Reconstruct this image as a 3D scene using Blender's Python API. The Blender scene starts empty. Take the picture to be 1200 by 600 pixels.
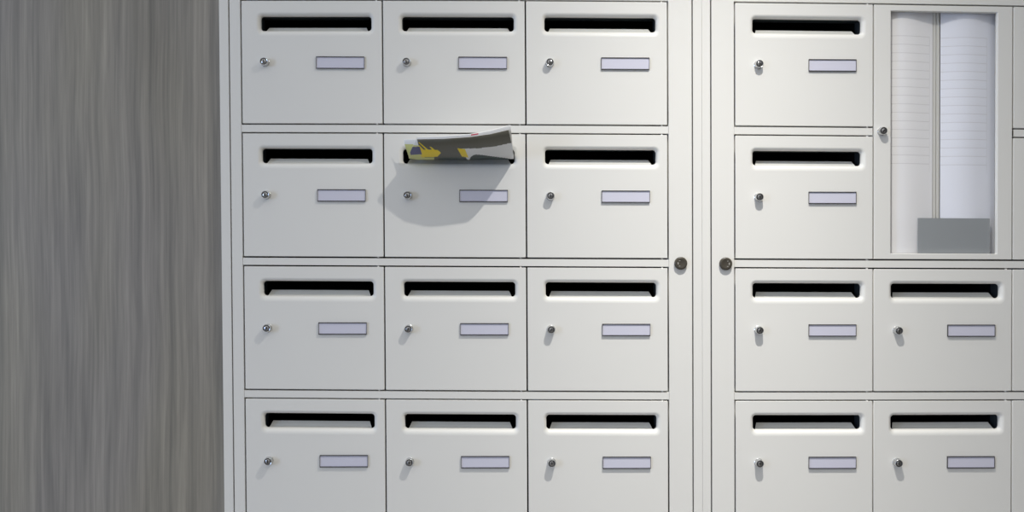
import bpy, bmesh, math, random
from mathutils import Matrix, Vector

random.seed(4)
C = bpy.context.scene.collection
S = 0.0018          # metres per unit of the measured elevation grid
ZC = 1.30           # height of the grid origin above the floor
D = 1000.0          # viewing distance in grid units (1.8 m)

# ------------------------------------------------------------------ camera
R = [[0.9998836, -0.0016231, -0.0151708],
     [0.0015019, 0.9999669, -0.0079998],
     [0.0151833, 0.0079761, 0.9998529]]
cd = bpy.data.cameras.new('camera'); cam = bpy.data.objects.new('camera', cd); C.objects.link(cam)
cd.sensor_width = 36; cd.lens = 30.0; cd.clip_start = 0.02
rt = Vector((R[0][0], R[0][2], -R[0][1])); dn = Vector((R[1][0], R[1][2], -R[1][1])); fw = Vector((R[2][0], R[2][2], -R[2][1]))
M = Matrix((rt, -dn, -fw)).transposed().to_4x4(); M.translation = (0, -D * S, ZC)
cam.matrix_world = M
bpy.context.scene.camera = cam

# the cabinets hang very slightly out of square (about a third of a degree)
def rack(X, Y):
    return (X + 0.00723 * Y - 0.00385 * X * Y / 500,
            Y + 0.00299 * X + 0.0080 * X * Y / 500 - 0.0000775 * X * X / 500 - 0.01897 * X * X * Y / 5e5)
def wp(X, Y, d=0.0, sq=False):
    """grid position (right, down, towards the viewer) -> world metres"""
    if not sq: X, Y = rack(X, Y)
    return Vector((X * S, -d * S, ZC - Y * S))

# --------------------------------------------------------------- materials
def nt(name):
    m = bpy.data.materials.new(name); m.use_nodes = True
    return m, m.node_tree.nodes, m.node_tree.links, m.node_tree.nodes['Principled BSDF']
def mat(name, col, rough=0.5, metal=0.0, spec=0.5):
    m, N, L, b = nt(name)
    b.inputs['Base Color'].default_value = (*col, 1); b.inputs['Roughness'].default_value = rough
    b.inputs['Metallic'].default_value = metal; b.inputs['Specular IOR Level'].default_value = spec
    return m
def paint(name, col, rough=0.42, bump=0.02):
    """powder coat: a faint orange-peel bump and tiny tonal drift"""
    m, N, L, b = nt(name)
    b.inputs['Roughness'].default_value = rough; b.inputs['Specular IOR Level'].default_value = 0.35
    tc = N.new('ShaderNodeTexCoord'); n = N.new('ShaderNodeTexNoise'); n.inputs['Scale'].default_value = 900; n.inputs['Detail'].default_value = 1
    L.new(tc.outputs['Object'], n.inputs['Vector'])
    bp = N.new('ShaderNodeBump'); bp.inputs['Strength'].default_value = bump; bp.inputs['Distance'].default_value = 0.0003
    L.new(n.outputs['Fac'], bp.inputs['Height']); L.new(bp.outputs['Normal'], b.inputs['Normal'])
    n2 = N.new('ShaderNodeTexNoise'); n2.inputs['Scale'].default_value = 6; L.new(tc.outputs['Object'], n2.inputs['Vector'])
    r = N.new('ShaderNodeValToRGB'); L.new(n2.outputs['Fac'], r.inputs['Fac'])
    r.color_ramp.elements[0].position = .3; r.color_ramp.elements[1].position = .7
    r.color_ramp.elements[0].color = (*[c * .985 for c in col], 1); r.color_ramp.elements[1].color = (*col, 1)
    L.new(r.outputs['Color'], b.inputs['Base Color'])
    return m
WHITE = paint('white_powder_coat', (0.80, 0.795, 0.765))
CHUTE = paint('shaded_chute_white', (0.62, 0.625, 0.60), .5)  # door white darkened, so the slot's shade sits in the colour
LINER = mat('black_slot_shade', (0.028, 0.034, 0.040), 0.4)  # near-black colour stands in for the shade within the slot
INNER = mat('shade_black_interior', (0.012, 0.012, 0.012), 0.8, spec=0.1)  # shade of the closed box put into its colour
CHROME = mat('chrome', (0.60, 0.61, 0.62), 0.16, 1.0)
PLUG = mat('dark_steel', (0.13, 0.13, 0.135), 0.28, 1.0)
STEEL = mat('plug_steel', (0.42, 0.42, 0.43), 0.2, 1.0)
HOLE = mat('keyhole_black', (0.006, 0.006, 0.006), 0.6)
BRONZE = mat('dark_bronze_plastic', (0.060, 0.052, 0.040), 0.38)
GLINT = mat('pale_glint', (0.65, 0.63, 0.58), 0.35, 0.6)  # pale colour for glints painted on the frame lock caps
HOLDER = mat('grey_holder_metal', (0.12, 0.12, 0.13), 0.25, 0.8)
CARD = mat('pale_lilac_card', (0.66, 0.66, 0.77), 0.35)
REDACTCARD = mat('grey_redaction_card', (0.325, 0.345, 0.36), 0.6)
BACKING = mat('warm_grey_backing', (0.70, 0.69, 0.65), 0.6)
PAPER = mat('magazine_paper', (0.78, 0.78, 0.77), 0.45)
OLIVE = mat('ink_olive', (0.105, 0.100, 0.075), 0.35)
YELLOW = mat('ink_yellow', (0.86, 0.64, 0.008), 0.35)
LIME = mat('ink_pale_lime', (0.62, 0.62, 0.25), 0.4)
PURPLE = mat('ink_slate_violet', (0.10, 0.10, 0.20), 0.4)
RED = mat('ink_red', (0.62, 0.10, 0.14), 0.4)
GREEN = mat('ink_dark_green', (0.055, 0.075, 0.065), 0.4)
CONCRETE = mat('floor_tile', (0.30, 0.29, 0.28), 0.4)

def wood():
    m, N, L, b = nt('grey_wood_laminate')
    b.inputs['Roughness'].default_value = 0.5; b.inputs['Specular IOR Level'].default_value = 0.3
    tc = N.new('ShaderNodeTexCoord')
    src = [tc.outputs['Object']]
    def noise(sx, sz, detail, dist=0.0, off=0.0):
        mp = N.new('ShaderNodeMapping'); mp.inputs['Scale'].default_value = (sx, 1, sz); mp.inputs['Location'].default_value = (off, 0, off * .7)
        L.new(src[0], mp.inputs['Vector'])
        n = N.new('ShaderNodeTexNoise'); n.inputs['Scale'].default_value = 1; n.inputs['Detail'].default_value = detail
        n.inputs['Distortion'].default_value = dist; n.inputs['Roughness'].default_value = .55
        L.new(mp.outputs['Vector'], n.inputs['Vector']); return n.outputs['Fac']
    def ramp(f, a, b_, pa=.35, pb=.65):
        r = N.new('ShaderNodeValToRGB'); L.new(f, r.inputs['Fac']); e = r.color_ramp.elements
        e[0].position, e[1].position = pa, pb; e[0].color = (*a, 1); e[1].color = (*b_, 1); return r.outputs['Color']
    def mul(a, c):
        x = N.new('ShaderNodeMix'); x.data_type = 'RGBA'; x.blend_type = 'MULTIPLY'; x.inputs['Factor'].default_value = 1
        L.new(a, x.inputs['A']); L.new(c, x.inputs['B']); return x.outputs['Result']
    # the grain wanders sideways
    wv = N.new('ShaderNodeVectorMath'); wv.operation = 'MULTIPLY_ADD'
    mpw = N.new('ShaderNodeMapping'); mpw.inputs['Scale'].default_value = (3.2, 1, 1.5); L.new(tc.outputs['Object'], mpw.inputs['Vector'])
    nw = N.new('ShaderNodeTexNoise'); nw.inputs['Scale'].default_value = 1; nw.inputs['Detail'].default_value = 2; L.new(mpw.outputs['Vector'], nw.inputs['Vector'])
    L.new(nw.outputs['Color'], wv.inputs[0]); wv.inputs[1].default_value = (.03, 0, 0); L.new(tc.outputs['Object'], wv.inputs[2])
    src[0] = wv.outputs[0]
    c = ramp(noise(9, .5, 2, .3), (.262, .248, .221), (.336, .317, .279), .32, .68)                # broad bands
    c = mul(c, ramp(noise(70, 1.0, 5, .3, 3), (.82, .825, .83), (1.10, 1.095, 1.09), .32, .68))    # streaks
    c = mul(c, ramp(noise(230, 3, 2, 0, 7), (.93, .93, .93), (1.05, 1.05, 1.05), .3, .7))          # pores
    c = mul(c, ramp(noise(150, 5, 6, .2, 11), (.86, .86, .87), (1.06, 1.06, 1.055), .36, .62))     # short broken fibres
    c = mul(c, ramp(noise(34, .9, 3, .8, 17), (.91, .915, .92), (1.02, 1.02, 1.02), .30, .46))     # occasional dark veins
    c = mul(c, ramp(noise(5, 1.3, 1, 0, 23), (1.0, .99, 1.015), (1.015, 1.0, .96), .4, .6))       # cool and warm drift
    # cathedral figure: distorted rings stretched along the grain
    mp = N.new('ShaderNodeMapping'); mp.inputs['Scale'].default_value = (7, 1, .5); mp.inputs['Location'].default_value = (6.1, 0, -.7); L.new(src[0], mp.inputs['Vector'])
    w = N.new('ShaderNodeTexWave'); w.wave_type = 'RINGS'; w.rings_direction = 'Y'; w.inputs['Scale'].default_value = 1.1
    w.inputs['Distortion'].default_value = 5.0; w.inputs['Detail'].default_value = 3; w.inputs['Detail Scale'].default_value = .9
    L.new(mp.outputs['Vector'], w.inputs['Vector'])
    c = mul(c, ramp(w.outputs['Fac'], (.91, .915, .92), (1.03, 1.03, 1.03), .05, .6))
    L.new(c, b.inputs['Base Color'])
    return m
WOOD = wood()

def sheet_mat(name, col, y0, n, pitch, u0, u1):
    """white list paper with faint ruled lines (uv in grid units)"""
    m, N, L, b = nt(name); b.inputs['Roughness'].default_value = .6; b.inputs['Specular IOR Level'].default_value = .2
    uv = N.new('ShaderNodeUVMap'); sp = N.new('ShaderNodeSeparateXYZ'); L.new(uv.outputs['UV'], sp.inputs['Vector'])
    def mt(op, a, v=None):
        x = N.new('ShaderNodeMath'); x.operation = op
        if isinstance(a, (int, float)): x.inputs[0].default_value = a
        else: L.new(a, x.inputs[0])
        if v is not None:
            if isinstance(v, (int, float)): x.inputs[1].default_value = v
            else: L.new(v, x.inputs[1])
        return x.outputs[0]
    U, V = sp.outputs['X'], sp.outputs['Y']
    t = mt('DIVIDE', mt('SUBTRACT', V, y0), pitch); fr = mt('FRACT', t)
    line = mt('LESS_THAN', fr, .085)
    inr = mt('MULTIPLY', mt('GREATER_THAN', t, 0), mt('LESS_THAN', t, n))
    inu = mt('MULTIPLY', mt('GREATER_THAN', U, u0), mt('LESS_THAN', U, u1))
    hl = mt('MULTIPLY', mt('MULTIPLY', line, inr), inu)
    vl = mt('MULTIPLY', mt('LESS_THAN', mt('ABSOLUTE', mt('SUBTRACT', U, u1)), .45), inr)
    f = mt('MULTIPLY', mt('MAXIMUM', hl, mt('MULTIPLY', vl, .6)), .29)
    x = N.new('ShaderNodeMix'); x.data_type = 'RGBA'; L.new(f, x.inputs['Factor'])
    x.inputs['A'].default_value = (*col, 1); x.inputs['B'].default_value = (.40, .39, .40, 1)
    L.new(x.outputs['Result'], b.inputs['Base Color'])
    return m
def glass():
    m = bpy.data.materials.new('clear_pane'); m.use_nodes = True; N = m.node_tree.nodes; L = m.node_tree.links; N.clear()
    o = N.new('ShaderNodeOutputMaterial'); t = N.new('ShaderNodeBsdfTransparent'); t.inputs['Color'].default_value = (1, 1, 1, 1)
    g = N.new('ShaderNodeBsdfGlossy'); g.inputs['Roughness'].default_value = .05
    lw = N.new('ShaderNodeLayerWeight'); lw.inputs['Blend'].default_value = .5; x = N.new('ShaderNodeMixShader')
    p = N.new('ShaderNodeMath'); p.operation = 'POWER'; L.new(lw.outputs['Facing'], p.inputs[0]); p.inputs[1].default_value = 5
    f = N.new('ShaderNodeMath'); f.operation = 'MULTIPLY_ADD'; L.new(p.outputs[0], f.inputs[0]); f.inputs[1].default_value = .9; f.inputs[2].default_value = .015
    L.new(f.outputs[0], x.inputs[0]); L.new(t.outputs[0], x.inputs[1]); L.new(g.outputs[0], x.inputs[2]); L.new(x.outputs[0], o.inputs['Surface'])
    return m
GLASS = glass()

# ----------------------------------------------------------------- helpers
def mesh_of(name, bm, mats, smooth=None):
    bmesh.ops.recalc_face_normals(bm, faces=bm.faces)
    me = bpy.data.meshes.new(name)
    bm.to_mesh(me); bm.free()
    for m in (mats if isinstance(mats, (list, tuple)) else [mats]): me.materials.append(m)
    if smooth is not None:
        for p in me.polygons: p.use_smooth = True
        me.set_sharp_from_angle(angle=math.radians(smooth))
    return me
def link(name, me, parent=None, loc=(0, 0, 0)):
    o = bpy.data.objects.new(name, me); C.objects.link(o); o.location = loc
    if parent: o.parent = parent
    return o
def thing(name, label, cat, loc=(0, 0, 0), group=None):
    o = bpy.data.objects.new(name, None); C.objects.link(o); o.location = loc; o.empty_display_size = .05
    o['label'] = label; o['category'] = cat; o['kind'] = 'thing'
    if group: o['group'] = group
    return o
def tag(o, label, cat, group=None):
    o['label'] = label; o['category'] = cat; o['kind'] = 'thing'
    if group: o['group'] = group
    return o
def hexa(bm, P):
    """eight corners: front tl,tr,br,bl then back tl,tr,br,bl"""
    v = [bm.verts.new(p) for p in P]
    fs = [bm.faces.new([v[i] for i in f]) for f in ((0, 1, 2, 3), (7, 6, 5, 4), (0, 4, 5, 1), (1, 5, 6, 2), (2, 6, 7, 3), (3, 7, 4, 0))]
    return fs
def gbox(bm, x0, x1, y0, y1, d0, d1, f, n=1):
    """box between grid lines; f maps (x, y, d) to a point; d1 is the front"""
    hexa(bm, [f(x0, y0, d1), f(x1, y0, d1), f(x1, y1, d1), f(x0, y1, d1), f(x0, y0, d0), f(x1, y0, d0), f(x1, y1, d0), f(x0, y1, d0)])
def bevel(bm, w, seg=2):
    es = [e for e in bm.edges if len(e.link_faces) == 2 and e.calc_face_angle(0) > .5]
    bmesh.ops.bevel(bm, geom=es, offset=w, segments=seg, affect='EDGES', profile=.5)
def tube(bm, prof, f, n=32, cap0=True, cap1=True):
    """lathe along the axis towards the viewer: prof = [(radius, d)]"""
    rings = []
    for r, d in prof:
        rings.append([bm.verts.new(f(r * math.cos(2 * math.pi * i / n), r * math.sin(2 * math.pi * i / n), d)) for i in range(n)])
    for a, b in zip(rings, rings[1:]):
        for i in range(n): bm.faces.new((a[i], a[(i + 1) % n], b[(i + 1) % n], b[i]))
    if cap0: bm.faces.new(rings[0])
    if cap1: bm.faces.new(rings[-1])
def loc_f(ox=0, oy=0):
    """map local grid offsets (right, down, out) to local metres"""
    return lambda x, y, d: Vector(((ox + x) * S, -d * S, -(oy + y) * S))
def rrect(x0, x1, y0, y1, r, k=6):
    pts = []
    for cx, cy, a0 in ((x1 - r, y0 + r, -90), (x1 - r, y1 - r, 0), (x0 + r, y1 - r, 90), (x0 + r, y0 + r, 180)):
        for i in range(k + 1):
            a = math.radians(a0 + 90 * i / k); pts.append((cx + r * math.cos(a), cy + r * math.sin(a)))
    return pts

# -------------------------------------------------------------- the grid
G = 0.88                                                   # half of the gap round every door
COLS_L = [-298.4, -134.4, 32.3, 198.8]
COLS_R = [277.4, 441.5, 607.1, 771.5]
ROWS = [(-290.9, -145.7), (-135.5, 10.5), (20.6, 166.7), (176.7, 322.9)]
TOP, BOT = -305.0, 337.0                                   # ends of the big frame doors
CT, CB = -316.0, 348.0                                     # ends of the outer casings
DEPTH = -200

# ------------------------------------------------------------- the setting
def struct(name, bm, m):
    o = link(name, mesh_of(name, bm, m)); o['kind'] = 'structure'; return o
WOODD = -5.5                                               # the panel lies behind the casing front
bm = bmesh.new()
sq = lambda x, y, d: wp(x, y, d, True)
rk = lambda x, y, d: wp(x, y, d)
x0, x1 = COLS_L[0] - 25.5, 797.5
fl = ZC / S
def wallpiece(P):
    hexa(bm, [Vector((p[0] * S, -WOODD * S, ZC - p[1] * S)) for p in P] + [Vector((p[0] * S, -(WOODD - 215) * S, ZC - p[1] * S)) for p in P])
a, b_, c_, d_ = rack(x0, CT - 1.6), rack(x1, CT - 1.6), rack(x1, CB + 1.6), rack(x0, CB + 1.6)
WL, WR, WT = -1700, 2000, -780
wallpiece([(WL, WT), (a[0], WT), (a[0], fl), (WL, fl)][:1] + [(a[0] + (a[0] - d_[0]) * 1.0, WT), (d_[0] + (d_[0] - a[0]) * .55, fl), (WL, fl)])
wallpiece([(b_[0], WT), (WR, WT), (WR, fl), (c_[0], fl)])
wallpiece([(a[0] + (a[0] - d_[0]) * 1.0, WT), (b_[0], WT), b_, a])
wallpiece([d_, c_, (c_[0], fl), (d_[0] + (d_[0] - a[0]) * .55, fl)])
struct('wall_back', bm, WOOD)
bm = bmesh.new()
hexa(bm, [Vector(p) for p in ((-3.2, -4.5, 0), (3.8, -4.5, 0), (3.8, .42, 0), (-3.2, .42, 0), (-3.2, -4.5, -.1), (3.8, -4.5, -.1), (3.8, .42, -.1), (-3.2, .42, -.1))])
struct('floor', bm, CONCRETE)

bm = bmesh.new()
hexa(bm, [Vector(p) for p in ((1.85, 0.005, 2.7), (1.85, -4.5, 2.7), (1.85, -4.5, 0), (1.85, 0.005, 0), (1.95, 0.005, 2.7), (1.95, -4.5, 2.7), (1.95, -4.5, 0), (1.95, 0.005, 0))])
struct('shade_wall_right', bm, WOOD)  # unseen wall, added to darken the right end of the cabinets

# ------------------------------------------------------------ cabinet frames
def rail(bm, x0, x1, y0, y1, d0, d1, f, n=9):
    """a long box in n lengths, so that it follows the slight sag of the frame"""
    rings = []
    for i in range(n + 1):
        x = x0 + (x1 - x0) * i / n
        rings.append([bm.verts.new(f(x, y, d)) for y, d in ((y0, d0), (y0, d1), (y1, d1), (y1, d0))])
    for a, b in zip(rings, rings[1:]):
        for i in range(4): bm.faces.new((a[i], a[(i + 1) % 4], b[(i + 1) % 4], b[i]))
    bm.faces.new(rings[0]); bm.faces.new(rings[-1])
def cabinet(label, cx0, mx0, mx1, cx1, cols, lock_x, lock_y, lock_mirror, rails):
    base = wp((cx0 + cx1) / 2, CB, 0)
    t = thing('mailbox_cabinet', label, 'mailbox cabinet', base, 'white mailbox cabinets set in the wall')
    f = lambda x, y, d: wp(x, y, d) - base
    # outer casing: front flanges, sides, back and inner shelves
    bm = bmesh.new()
    g = .8
    for (a, b, c, d) in ((cx0 + .12, mx0 - g, CT, CB), (mx1 + g, cx1 - .12, CT, CB)):
        gbox(bm, a, b, c, d, -26, 0, f)
    for (c, d) in ((CT, TOP - g), (BOT + g, CB)):
        gbox(bm, mx0 - g, mx1 + g, c, d, -26, 0, f)
    bevel(bm, .0007)
    gbox(bm, cx0 + .12, cx0 + 1.5, CT, CB, DEPTH, -26, f); gbox(bm, cx1 - 1.5, cx1 - .12, CT, CB, DEPTH, -26, f)
    gbox(bm, cx0 + 1.5, cx1 - 1.5, CT, CT + 1.5, DEPTH, -26, f); gbox(bm, cx0 + 1.5, cx1 - 1.5, CB - 1.5, CB, DEPTH, -26, f)
    gbox(bm, cx0 + 1.5, cx1 - 1.5, CT + 1.5, CB - 1.5, DEPTH, DEPTH + 1.5, f)
    link('casing', mesh_of('casing', bm, WHITE), t)
    # big frame door: stiles, header, bottom rail and the rails between the rows
    bm = bmesh.new()
    gbox(bm, mx0 + g, cols[0] - G, TOP, BOT, -16, 0, f)
    gbox(bm, cols[-1] + G, mx1 - g, TOP, BOT, -16, 0, f)
    rail(bm, cols[0] - G, cols[-1] + G, TOP, ROWS[0][0] - G, -16, 0, f)
    rail(bm, cols[0] - G, cols[-1] + G, ROWS[3][1] + G, BOT, -16, 0, f)
    for r, (a, b) in enumerate(rails):
        for (u, v) in a:
            rail(bm, u, v, ROWS[r][1] + G, ROWS[r + 1][0] - G, -18, -.35, f)
    bevel(bm, .0008)
    for r, (a, b) in enumerate(rails):                       # support trays behind the rails
        for (u, v) in a:
            rail(bm, u + 1, v - 1, ROWS[r + 1][0] - 4.2, ROWS[r + 1][0] - 3.0, DEPTH + 6, -18.5, f)
            rail(bm, u + 1, v - 1, ROWS[r][1] + 2.0, ROWS[r][1] + 3.2, DEPTH + 6, -18.5, f)
    link('frame_door', mesh_of('frame_door', bm, WHITE), t)
    # dark round lock of the frame door
    lb = wp(lock_x, lock_y, 0) - base
    lk = loc_f()
    bm = bmesh.new()
    tube(bm, [(7.3, .05), (7.5, .5), (7.5, 2.6), (7.1, 3.3), (6.4, 3.7), (5.0, 3.9), (4.6, 3.75)], lk, 40)
    o = link('frame_lock', mesh_of('frame_lock', bm, BRONZE, 40), t, lb); o['label'] = 'dark bronze round lock cap'
    bm = bmesh.new(); sx = -lock_mirror
    gbox(bm, sx * 3.6 - .55, sx * 3.6 + .55, -1.3, 1.3, 3.7, 4.05, lk)
    gbox(bm, sx * 1.8 - .8, sx * 1.8 + .8, -3.4, -2.8, 3.7, 4.0, lk); gbox(bm, sx * 1.8 - .8, sx * 1.8 + .8, 2.9, 3.5, 3.7, 4.0, lk)
    bevel(bm, .0003, 1)
    link('lock_glint', mesh_of('lock_glint', bm, GLINT), o)
    return t

full_L = [(COLS_L[0] - G + .3, COLS_L[-1] + G - .3)]
cabL = cabinet('wide white cabinet frame holding twelve mailboxes, beside the grey wood panel', -323.6, -312.2, 227.6, 238.8, COLS_L,
               213.2, 15.6, 1, [(full_L, 0)] * 3)
full_R = [(COLS_R[0] - G + .3, COLS_R[-1] + G - .3)]
split_R = [(COLS_R[0] - G + .3, COLS_R[1] - G - .2), (COLS_R[2] + G + .2, COLS_R[-1] + G - .3)]
cabR = cabinet('white cabinet frame at the right, holding mailboxes around the glazed notice case', 238.8, 249.4, 786.0, 797.2, COLS_R,
               266.2, 15.9, -1, [(split_R, 0), (full_R, 0), (full_R, 0)])

# ---------------------------------------------------------------- mailboxes
def door_mesh(w, h, f):
    """w, h: door size in grid units; f maps offsets from the upper left corner to local metres"""
    k = w / 165.0
    sx0, sx1, sy0, sy1 = 21.6 * k, w - 12.6 * k, 17.2, 34.4
    Rl = 5.0
    bm = bmesh.new()
    ring = lambda pts, d: [bm.verts.new(f(x, y, d)) for x, y in pts]
    def bridge(A, B):
        n = len(A)
        for i in range(n): bm.faces.new((A[i], A[(i + 1) % n], B[(i + 1) % n], B[i]))
    # front sheet outline with rolled edges
    e = .45
    outs = [ring(rrect(0, w, 0, h, .7, 3), -11), ring(rrect(0, w, 0, h, .7, 3), -e)]
    for t in (30, 60, 90):
        a = math.radians(t); i = e * (1 - math.cos(a)); outs.append(ring(rrect(i, w - i, i, h - i, .7, 3), -e * (1 - math.sin(a))))
    for A, B in zip(outs, outs[1:]): bridge(A, B)
    # drawn-in lip round the slot
    lips = []
    for j in range(8):
        a = math.radians(90 * j / 7); i = Rl * (1 - math.sin(a)); dp = Rl * (1 - math.cos(a))
        lips.append(ring(rrect(sx0 - i * .9, sx1 + i * .95, sy0 - i * .8, sy1 + i * 1.3, 3.8 + i * .7, 6), -dp))
    lips.append(ring(rrect(sx0, sx1, sy0, sy1, 3.8, 6), -Rl - 1.8))
    for A, B in zip(lips, lips[1:]): bridge(A, B)
    edges = []
    for loop in (outs[-1], lips[0]):
        n = len(loop)
        for i in range(n): edges.append(bm.edges.get((loop[i], loop[(i + 1) % n])))
    for fc in bm.faces: fc.smooth = True
    for fc in bmesh.ops.triangle_fill(bm, edges=edges, use_beauty=True, use_dissolve=False)['geom']:
        if isinstance(fc, bmesh.types.BMFace): fc.smooth = False
    bmesh.ops.recalc_face_normals(bm, faces=bm.faces)
    me = bpy.data.meshes.new('door'); bm.to_mesh(me); bm.free(); me.materials.append(WHITE)
    me.set_sharp_from_angle(angle=math.radians(20))
    for p in me.polygons:
        if p.normal.y < -.999 and abs(p.center.y) < 1e-5: p.use_smooth = False
    # the flat front keeps the plane's own normal
    return me, (sx0, sx1, sy0, sy1)

def mailbox_meshes(w, h, f):
    k = w / 165.0
    door, (sx0, sx1, sy0, sy1) = door_mesh(w, h, f)
    P = {'door': (door, None)}
    # liner: cheeks and ceiling of the slot, blackened for the shade in it
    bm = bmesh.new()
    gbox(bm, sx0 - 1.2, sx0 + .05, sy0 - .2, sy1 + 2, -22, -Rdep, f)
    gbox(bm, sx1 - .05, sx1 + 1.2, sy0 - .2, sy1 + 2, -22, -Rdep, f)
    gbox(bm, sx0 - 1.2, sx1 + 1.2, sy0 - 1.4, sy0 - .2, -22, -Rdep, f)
    P['slot_liner'] = (mesh_of('slot_liner', bm, LINER), 'slot lining coloured as black shade')
    # chute: narrower than the slot, sloping up and inwards, then turned down
    bm = bmesh.new()
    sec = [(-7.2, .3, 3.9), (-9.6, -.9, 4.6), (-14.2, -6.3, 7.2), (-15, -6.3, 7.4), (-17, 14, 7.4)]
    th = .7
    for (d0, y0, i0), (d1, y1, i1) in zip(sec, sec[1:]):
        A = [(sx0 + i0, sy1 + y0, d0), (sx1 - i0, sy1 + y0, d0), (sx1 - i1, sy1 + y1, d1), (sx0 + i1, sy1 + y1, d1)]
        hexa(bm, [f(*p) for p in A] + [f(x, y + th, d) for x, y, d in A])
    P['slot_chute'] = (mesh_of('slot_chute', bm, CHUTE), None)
    # box behind the door
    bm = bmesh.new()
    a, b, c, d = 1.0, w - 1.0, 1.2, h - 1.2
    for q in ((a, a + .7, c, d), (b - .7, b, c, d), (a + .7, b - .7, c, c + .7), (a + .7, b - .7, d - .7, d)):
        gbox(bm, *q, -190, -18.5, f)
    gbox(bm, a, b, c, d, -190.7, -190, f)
    P['body'] = (mesh_of('body', bm, INNER), 'inside of the box, coloured dark as shade')
    # barrel lock
    bm = bmesh.new()
    g = loc_f()
    tube(bm, [(4.9, .02), (5.0, .5), (4.75, .7), (4.6, 5.7), (4.45, 6.4), (4.2, 6.65), (3.95, 6.55), (3.85, 6.0)], g, 32)
    P['lock'] = (mesh_of('lock', bm, CHROME, 35), 'chrome barrel lock')
    bm = bmesh.new()
    tube(bm, [(3.8, 5.6), (3.8, 6.05), (2.75, 6.05)], g, 28, cap1=False)
    for fc in bm.faces: fc.material_index = 2
    n0 = len(bm.faces)
    tube(bm, [(2.75, 6.05), (2.7, 6.3), (2.0, 6.6), (1.0, 6.78)], g, 28, cap0=False)
    bm.faces.ensure_lookup_table()
    n0 = len(bm.faces)
    gbox(bm, -.55, .55, -2.0, 2.0, 6.1, 6.86, g)
    bm.faces.ensure_lookup_table()
    for fc in bm.faces[n0:]: fc.material_index = 1
    P['key_plug'] = (mesh_of('key_plug', bm, [STEEL, HOLE, PLUG], 35), None)
    # name holder
    hw, hh = 56.6 * (k * .5 + .5), 14.2
    bm = bmesh.new()
    gbox(bm, 0, hw, 0, .9, .02, 1.9, g); gbox(bm, 0, hw, hh - .9, hh, .02, 1.9, g)
    gbox(bm, 0, .3, .9, hh - .9, .02, 1.9, g); gbox(bm, hw - .3, hw, .9, hh - .9, .02, 1.9, g)
    bevel(bm, .0002, 1)
    P['name_holder'] = (mesh_of('name_holder', bm, HOLDER), 'grey metal name plate holder')
    bm = bmesh.new()
    gbox(bm, .35, hw - .35, 1.0, hh - 1.0, .05, 1.1, g)
    P['name_card'] = (mesh_of('name_card', bm, CARD), 'blank pale lilac name card')
    bm = bmesh.new()
    gbox(bm, -.8, .8, -1.15, .2, -3.2, -.6, g)
    P['hinge_pin'] = (mesh_of('hinge_pin', bm, WHITE), None)
    return P, k
Rdep = 6.6
cache = []
def mailbox(c0, c1, r0, r1, label, group, turn):
    w, h = c1 - c0 - 2 * G, r1 - r0 - 2 * G
    base = wp((c0 + c1) / 2, r1 - G, 0)
    f = lambda x, y, d: wp(c0 + G + x, r0 + G + y, d) - base
    P, k = mailbox_meshes(w, h, f); cache.append(P)
    t = thing('mailbox', label, 'mailbox', base, group)
    def part(n, at=None, parent=t, rot=0.0):
        me, lb = P[n]
        q = link(n, me, parent, f(*at, 0) if at else (0, 0, 0))
        q.rotation_euler = (0, rot, 0)
        if lb: q['label'] = lb
        return q
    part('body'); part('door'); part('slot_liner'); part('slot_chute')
    l = part('lock', (27.3 * k, 72.3)); part('key_plug', None, l, turn)
    n = part('name_holder', (87.6 * k, 65.4)); part('name_card', None, n)
    part('hinge_pin', (w - 6.2, 0)); part('hinge_pin', (w - 6.2, h), t, math.pi)
    return t

RN = ['top row', 'second row', 'third row', 'bottom row']
CL = ['leftmost', 'middle', 'right-hand']
for r in range(4):
    for c in range(3):
        lab = f'white mailbox in the left cabinet, {RN[r]}, {CL[c]} column'
        if r == 1 and c == 1: lab = 'white mailbox with a magazine sticking out of its slot, left cabinet'
        mailbox(COLS_L[c], COLS_L[c + 1], *ROWS[r], lab, 'mailboxes of the left cabinet', random.uniform(-.3, .5))
CR = ['first column', 'column under the notice case', 'column cut off by the picture edge']
for r in range(4):
    for c in range(3):
        if c == 1 and r < 2: continue
        lab = f'white mailbox in the right cabinet, {RN[r]}, {CR[c]}'
        mailbox(COLS_R[c], COLS_R[c + 1], *ROWS[r], lab, 'mailboxes of the right cabinet', random.uniform(-.3, .5))

# -------------------------------------------------------------- notice case
nx0, nx1, ny0, ny1 = COLS_R[1] + G, COLS_R[2] - G, ROWS[0][0] + G, ROWS[1][1] - G
nb = wp((nx0 + nx1) / 2, ny1, 0)
nf = lambda x, y, d: wp(x, y, d) - nb
nc = thing('notice_case', 'tall white framed notice case with clear pane, set between mailboxes', 'notice case', nb)
ix0, ix1, iy0, iy1 = COLS_R[1] + 20.6, COLS_R[2] - 18.6, ROWS[0][0] + 8.0, ROWS[1][1] - 7.6
bm = bmesh.new()
def loopbox(bm, X, Y, d):
    return [bm.verts.new(nf(x, y, d)) for x, y in ((X[0], Y[0]), (X[1], Y[0]), (X[1], Y[1]), (X[0], Y[1]))]
L4 = []
e = .45
for X, Y, d in (((nx0, nx1), (ny0, ny1), -11), ((nx0, nx1), (ny0, ny1), -e), ((nx0 + e, nx1 - e), (ny0 + e, ny1 - e), 0),
                ((ix0 - .6, ix1 + .6), (iy0 - .6, iy1 + .6), 0), ((ix0, ix1), (iy0, iy1), -.6), ((ix0, ix1), (iy0, iy1), -4.6)):
    L4.append(loopbox(bm, X, Y, d))
for A, B in zip(L4, L4[1:]):
    for i in range(4): bm.faces.new((A[i], A[(i + 1) % 4], B[(i + 1) % 4], B[i]))
link('door_frame', mesh_of('door_frame', bm, WHITE), nc)
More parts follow.
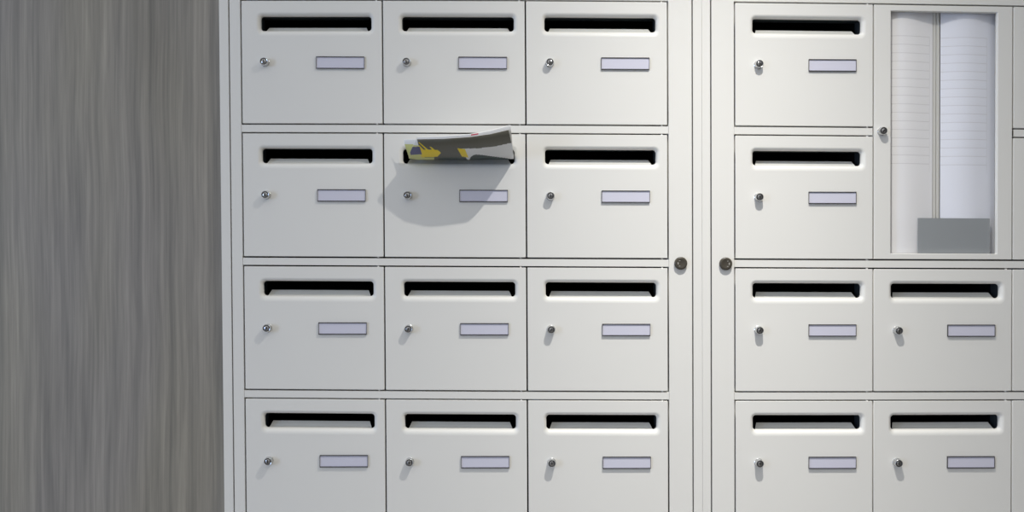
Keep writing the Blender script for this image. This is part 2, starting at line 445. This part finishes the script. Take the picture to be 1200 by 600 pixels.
bm = bmesh.new(); gbox(bm, ix0 - 4, ix1 + 4, iy0 - 3, iy1 + 3, -5.5, -4.7, nf)
q = link('pane', mesh_of('pane', bm, GLASS), nc); q['label'] = 'clear pane'
bm = bmesh.new()
bx0, bx1, by0, by1 = nx0 + 2, nx1 - 2, ny0 + 2, ny1 - 2
gbox(bm, bx0, bx0 + 1, by0, by1, -22, -11.2, nf); gbox(bm, bx1 - 1, bx1, by0, by1, -22, -11.2, nf)
gbox(bm, bx0 + 1, bx1 - 1, by0, by0 + 1, -22, -11.2, nf); gbox(bm, bx0 + 1, bx1 - 1, by1 - 1, by1, -22, -11.2, nf)
link('case_shell', mesh_of('case_shell', bm, WHITE), nc)
bm = bmesh.new()
gbox(bm, bx0 + 1, bx1 - 1, by0 + 1, by1 - 1, -21.9, -18, nf)
mx = COLS_R[1] + 81.0
gbox(bm, mx - 3.9, mx - .5, by0 + 1.2, by1 - 1.2, -18, -13.4, nf); gbox(bm, mx + .3, mx + 3.9, by0 + 1.2, by1 - 1.2, -18, -13.4, nf)
link('back_panel', mesh_of('back_panel', bm, BACKING), nc)
P0 = cache[0]
def pt(x, y, d=0): return wp(x, y, d) - nb
q = link('lock', P0['lock'][0], nc, pt(COLS_R[1] + 9.3, (ROWS[0][1] + ROWS[1][0]) / 2 - .2)); q['label'] = 'dark chrome barrel lock'
link('key_plug', P0['key_plug'][0], q).rotation_euler = (0, .8, 0)
bm = bmesh.new(); gbox(bm, -.5, .75, -3.4, 3.4, -3, -.8, loc_f())
q = link('hinge_knuckle', mesh_of('hinge_knuckle', bm, BRONZE), nc, pt(COLS_R[2] - .1, (ROWS[0][1] + ROWS[1][0]) / 2)); q['label'] = 'dark hinge knuckle'

# list sheets behind the pane, each bulging forward in the middle
def sheet(xa, xb, label, m, power, dedge, dmid):
    base = wp((xa + xb) / 2, by1 - 1.4, dedge)
    bm = bmesh.new(); uvl = bm.loops.layers.uv.new('UVMap')
    n, rows = 40, 24
    ya, yb = by0 + 1.4, by1 - 1.4
    V = []; U = {}
    for s_ in (0, -.25):
        for j in range(rows + 1):
            for i in range(n + 1):
                u = i / n; y = ya + (yb - ya) * j / rows
                bulge = math.sin(math.pi * u ** power) ** 1.2
                d = dedge + (dmid - dedge) * bulge * (1 - .05 * (1 + math.sin(j * .5 + xa)))
                v = bm.verts.new(wp(xa + (xb - xa) * u, y, d + s_) - base); V.append(v); U[v] = (xa + (xb - xa) * u, y)
    st = (n + 1) * (rows + 1)
    for o_ in (0, st):
        for j in range(rows):
            for i in range(n):
                k = o_ + j * (n + 1) + i
                bm.faces.new((V[k], V[k + 1], V[k + n + 2], V[k + n + 1]))
    border = [i for i in range(n + 1)] + [j * (n + 1) + n for j in range(1, rows + 1)] + [rows * (n + 1) + i for i in range(n - 1, -1, -1)] + [j * (n + 1) for j in range(rows - 1, 0, -1)]
    for a, b in zip(border, border[1:] + border[:1]): bm.faces.new((V[a], V[b], V[b + st], V[a + st]))
    for fc in bm.faces:
        for l in fc.loops: l[uvl].uv = U[l.vert]
    o = link('name_list', mesh_of('name_list', bm, m, 40), None, base)
    return tag(o, label, 'list', 'ruled list sheets in the notice case')
y_first = -290.9 + 40 - 5.2
sheet(COLS_R[1] + 17.5, COLS_R[1] + 76.4, 'left ruled white list sheet behind the notice case pane',
      sheet_mat('list_paper_warm', (.90, .895, .91), y_first, 16, 10.1, COLS_R[1] + 20, COLS_R[1] + 72.5), .66, -12.9, -6.4)
sheet(COLS_R[1] + 85.8, COLS_R[1] + 151.5, 'right ruled bluish white list sheet behind the notice case pane',
      sheet_mat('list_paper_cool', (.87, .89, .97), y_first + 1, 16, 10.1, COLS_R[1] + 86, COLS_R[1] + 140.5), .86, -12.9, -6.4)
# added card standing in for a flat grey redaction block
cb = wp(COLS_R[1] + 98.5, iy1 - .2, -5.9)
bm = bmesh.new()
gbox(bm, COLS_R[1] + 55.6, COLS_R[1] + 141.6, iy1 - 42.2, iy1 - .2, -6.2, -5.6, lambda x, y, d: wp(x, y, d) - cb)
bevel(bm, .0003, 1)
tag(link('redaction_card', mesh_of('redaction_card', bm, REDACTCARD), None, cb), 'grey card in place of a redaction block on the notice case', 'card')

# ----------------------------------------------------------------- magazine
cpos = Vector((0, -D * S, ZC))
def seen(px, py, d):
    """point at height d in front of the doors on the sight line measured at (px, py)"""
    u = Vector((px - 600, py - 300, 1000.0))
    v = rt * u.x + dn * u.y + fw * u.z
    t = ((-d * S) - cpos.y) / v.y
    return cpos + v * t
def lerp(tab, x):
    if x <= tab[0][0]: return tab[0][1]
    for (a, fa), (b, fb) in zip(tab, tab[1:]):
        if x <= b: return fa + (fb - fa) * (x - a) / (b - a)
    return tab[-1][1]
mb = seen(540, 187, 2)
mg = thing('magazine', 'folded magazine with yellow and olive cover, stuck in a mailbox slot', 'magazine', mb)
topY = [(474, 163.5), (489, 163.2), (520, 162.6), (550, 160.6), (575, 157.0), (594, 152.6), (600, 151.6)]
topD = [(474, 30), (489, 39), (530, 50), (560, 54), (595, 55)]
botY = [(478, 185.6), (490, 187.3), (545, 187.6), (603, 186.4)]
def inside(x, y, P):
    c = False
    for (x0, y0), (x1, y1) in zip(P, P[1:] + P[:1]):
        if (y0 > y) != (y1 > y) and x < x0 + (y - y0) * (x1 - x0) / (y1 - y0): c = not c
    return c
PRINT = [                                                     # later entries lie on top
    (0, [(470, 150), (488.6, 150), (488.7, 163.7), (490.4, 170.2), (470, 171)]),
    (4, [(470, 170.6), (491, 170.2), (496, 184.6), (509, 184.6), (509, 190), (470, 190)]),
    (2, [(490.6, 173), (512.7, 175.3), (516.7, 179.3), (512.7, 183.6), (507, 184.2), (494, 184.4)]),
    (1, [(491.0, 170.6), (498.5, 170.6), (513.5, 175.6), (495.2, 175.4)]),
    (2, [(490.2, 166.6), (491.6, 167.0), (502.0, 175.6), (499.4, 175.6)]),
    (2, [(490.4, 169.9), (491.4, 170.4), (496.6, 175.6), (493.6, 175.6)]),
    (2, [(503.6, 171.8), (505.2, 172.2), (509.8, 175.7), (506.4, 175.7)]),
    (3, [(478.7, 172), (492, 172), (494.4, 180.8), (481.3, 181.6)]),
    (0, [(540, 174.2), (560, 173.8), (580, 171.6), (597, 167.8), (612, 165), (612, 190), (549, 190)]),
    (2, [(535.8, 173.8), (544.8, 174.6), (549.0, 184.8), (541.2, 183.4)]),
    (5, [(549.5, 190), (551.5, 184.2), (554.5, 181.8), (558, 181), (566, 181.7), (574, 182.8), (593, 185.3), (600, 186.6), (600, 190)]),
    (5, [(513, 190), (514, 185), (530, 184.3), (546, 185.2), (551, 190)])]
def ink(x, y):
    """printed cover pattern at position (x, y) on the cover"""
    k = 1
    for m, P in PRINT:
        if inside(x, y, P): k = m
    return k
INKS = [PAPER, OLIVE, YELLOW, PURPLE, LIME, GREEN, RED]
def leaf(name, xl, xr, nu, nv, dlt_top, dlt_d, inkf, thick=.35, vmax=1.0, vmin=-.3, back=None):
    bm = bmesh.new(); V = []
    info = {}
    for s_ in (0, 1):
        for j in range(nv + 1):
            vv = vmin + (vmax - vmin) * j / nv
            for i in range(nu + 1):
                u = i / nu
                v0 = max(vv, 0)
                x = (xl(v0)) + (xr(v0) - xl(v0)) * u
                by, ty = lerp(botY, x) + .2, lerp(topY, x) - dlt_top(x)
                dt = lerp(topD, x) + dlt_d
                if vv >= 0:
                    y = by + (ty - by) * vv; d = 1.5 + (dt - 1.5) * math.sin(min(vv, 1.0) * math.pi / 2) ** .8 + max(0, vv - 1) * 3
                    p = seen(x, y, d + min(dlt_d, 0) * .2 * 0)
                else:                                         # the hidden end inside the slot
                    q = -vv / -vmin
                    y = by - 8.5 * q ** .7; d = 1.5 - 14 * q; p = seen(x, y, d)
                # thickness: pages stack away from the viewer and upwards
                off = Vector((0, .62, .78)) * (thick * s_ + back_off) * S
                v = bm.verts.new(p + off - mb); V.append(v); info[v] = (x, y, vv)
    st = (nu + 1) * (nv + 1)
    for o_ in (0, st):
        for j in range(nv):
            for i in range(nu):
                k = o_ + j * (nu + 1) + i
                fc = bm.faces.new((V[k], V[k + 1], V[k + nu + 2], V[k + nu + 1]))
                if o_ == 0:
                    x = sum(info[q][0] for q in fc.verts) / 4; y = sum(info[q][1] for q in fc.verts) / 4
                    fc.material_index = inkf(x, y)
    W = nu + 1
    border = list(range(W)) + [j * W + nu for j in range(1, nv + 1)] + [nv * W + i for i in range(nu - 1, -1, -1)] + [j * W for j in range(nv - 1, 0, -1)]
    for a, b in zip(border, border[1:] + border[:1]): bm.faces.new((V[a], V[b], V[b + st], V[a + st]))
    return link(name, mesh_of(name, bm, INKS, 40), mg)
back_off = 0.0
xr_c = lambda v: 602.0 - 6.0 * v ** 1.3
q = leaf('front_cover', lambda v: 479.0 + 9.5 * v ** 1.6, xr_c, 260, 80, lambda x: 0, 0, ink); q['label'] = 'cover printed yellow, olive and white'
back_off = 0.6
q = leaf('inner_pages', lambda v: 480.0 + 9.0 * v ** 1.6, lambda v: 601.6 - 3.4 * v ** 1.3, 90, 24,
         lambda x: lerp([(489, 1.6), (560, 2.6), (594, 4.2)], x), 0, lambda x, y: 6 if 552 < x < 560 and y < lerp(topY, x) - 1.2 else 0, thick=1.0); q['label'] = 'white page edges'
back_off = 2.0
q = leaf('back_leaf', lambda v: 479.0 - 5.5 * min(v, .8) / .8, lambda v: 598.0 - 8 * v, 90, 20, lambda x: -1.5 - max(0, min(1, (x - 486) / 10)) * 6, -16,
         lambda x, y: 4 if y > 169.8 else 0); q['label'] = 'pale leaf behind the cover'

# --------------------------------------------------------------------- light
# ceiling downlight above and in front of the two cabinets, with a bell-shaped beam
LX, LY, LD = 253.0, -583.0, 307.0
ld = bpy.data.lights.new('downlight', 'POINT'); ld.energy = 157; ld.color = (1.0, .965, .90); ld.shadow_soft_size = .008
ld.use_nodes = True
N = ld.node_tree.nodes; L = ld.node_tree.links; em = N['Emission']
tc = N.new('ShaderNodeTexCoord'); sp = N.new('ShaderNodeSeparateXYZ'); L.new(tc.outputs['Normal'], sp.inputs[0])
def lm(op, a, v=None):
    x = N.new('ShaderNodeMath'); x.operation = op
    for i, q in enumerate((a, v)):
        if q is None: continue
        if isinstance(q, (int, float)): x.inputs[i].default_value = q
        else: L.new(q, x.inputs[i])
    return x.outputs[0]
ang = lm('ARCCOSINE', lm('ABSOLUTE', sp.outputs['Z']))
def bell(deg): return lm('EXPONENT', lm('MULTIPLY', lm('POWER', ang, 2.0), -1 / (2 * math.radians(deg) ** 2)))
g = lm('ADD', lm('MULTIPLY', bell(13), .92), lm('MULTIPLY', bell(26), .545))     # hot centre and soft spill
L.new(g, em.inputs['Strength'])
lo = bpy.data.objects.new('downlight', ld); C.objects.link(lo); lo.location = wp(LX, LY, LD, True)
# daylight from the glazed entrance on the left
ad = bpy.data.lights.new('entrance_daylight', 'AREA'); ad.shape = 'RECTANGLE'; ad.size = 1.0; ad.size_y = 1.9; ad.energy = 66; ad.color = (.45, .63, 1.0)
ao = bpy.data.objects.new('entrance_daylight', ad); C.objects.link(ao); ao.location = (-4.9, -3.4, 1.5)
ao.rotation_euler = (Vector((-.2, 0, 1.3)) - ao.location).to_track_quat('-Z', 'Y').to_euler()
# hall: pale ceiling above, darker far side
w = bpy.data.worlds.new('hall'); bpy.context.scene.world = w; w.use_nodes = True
N = w.node_tree.nodes; L = w.node_tree.links; bg = N['Background']
tc = N.new('ShaderNodeTexCoord'); sp = N.new('ShaderNodeSeparateXYZ'); L.new(tc.outputs['Generated'], sp.inputs[0])
rp = N.new('ShaderNodeValToRGB'); mr = N.new('ShaderNodeMapRange'); mr.inputs[1].default_value = -1; mr.inputs[2].default_value = 1
L.new(sp.outputs['Z'], mr.inputs[0]); L.new(mr.outputs[0], rp.inputs['Fac'])
e = rp.color_ramp.elements; e[0].position = .40; e[0].color = (.24, .24, .235, 1); e[1].position = .75; e[1].color = (.70, .70, .69, 1)
m_ = rp.color_ramp.elements.new(.52); m_.color = (.34, .34, .34, 1)
L.new(rp.outputs['Color'], bg.inputs['Color']); bg.inputs['Strength'].default_value = 1.0

sc = bpy.context.scene
sc.view_settings.view_transform = 'Standard'; sc.view_settings.look = 'None'
sc.view_settings.exposure = 0.13; sc.view_settings.gamma = 1.0; sc.view_settings.use_curve_mapping = False
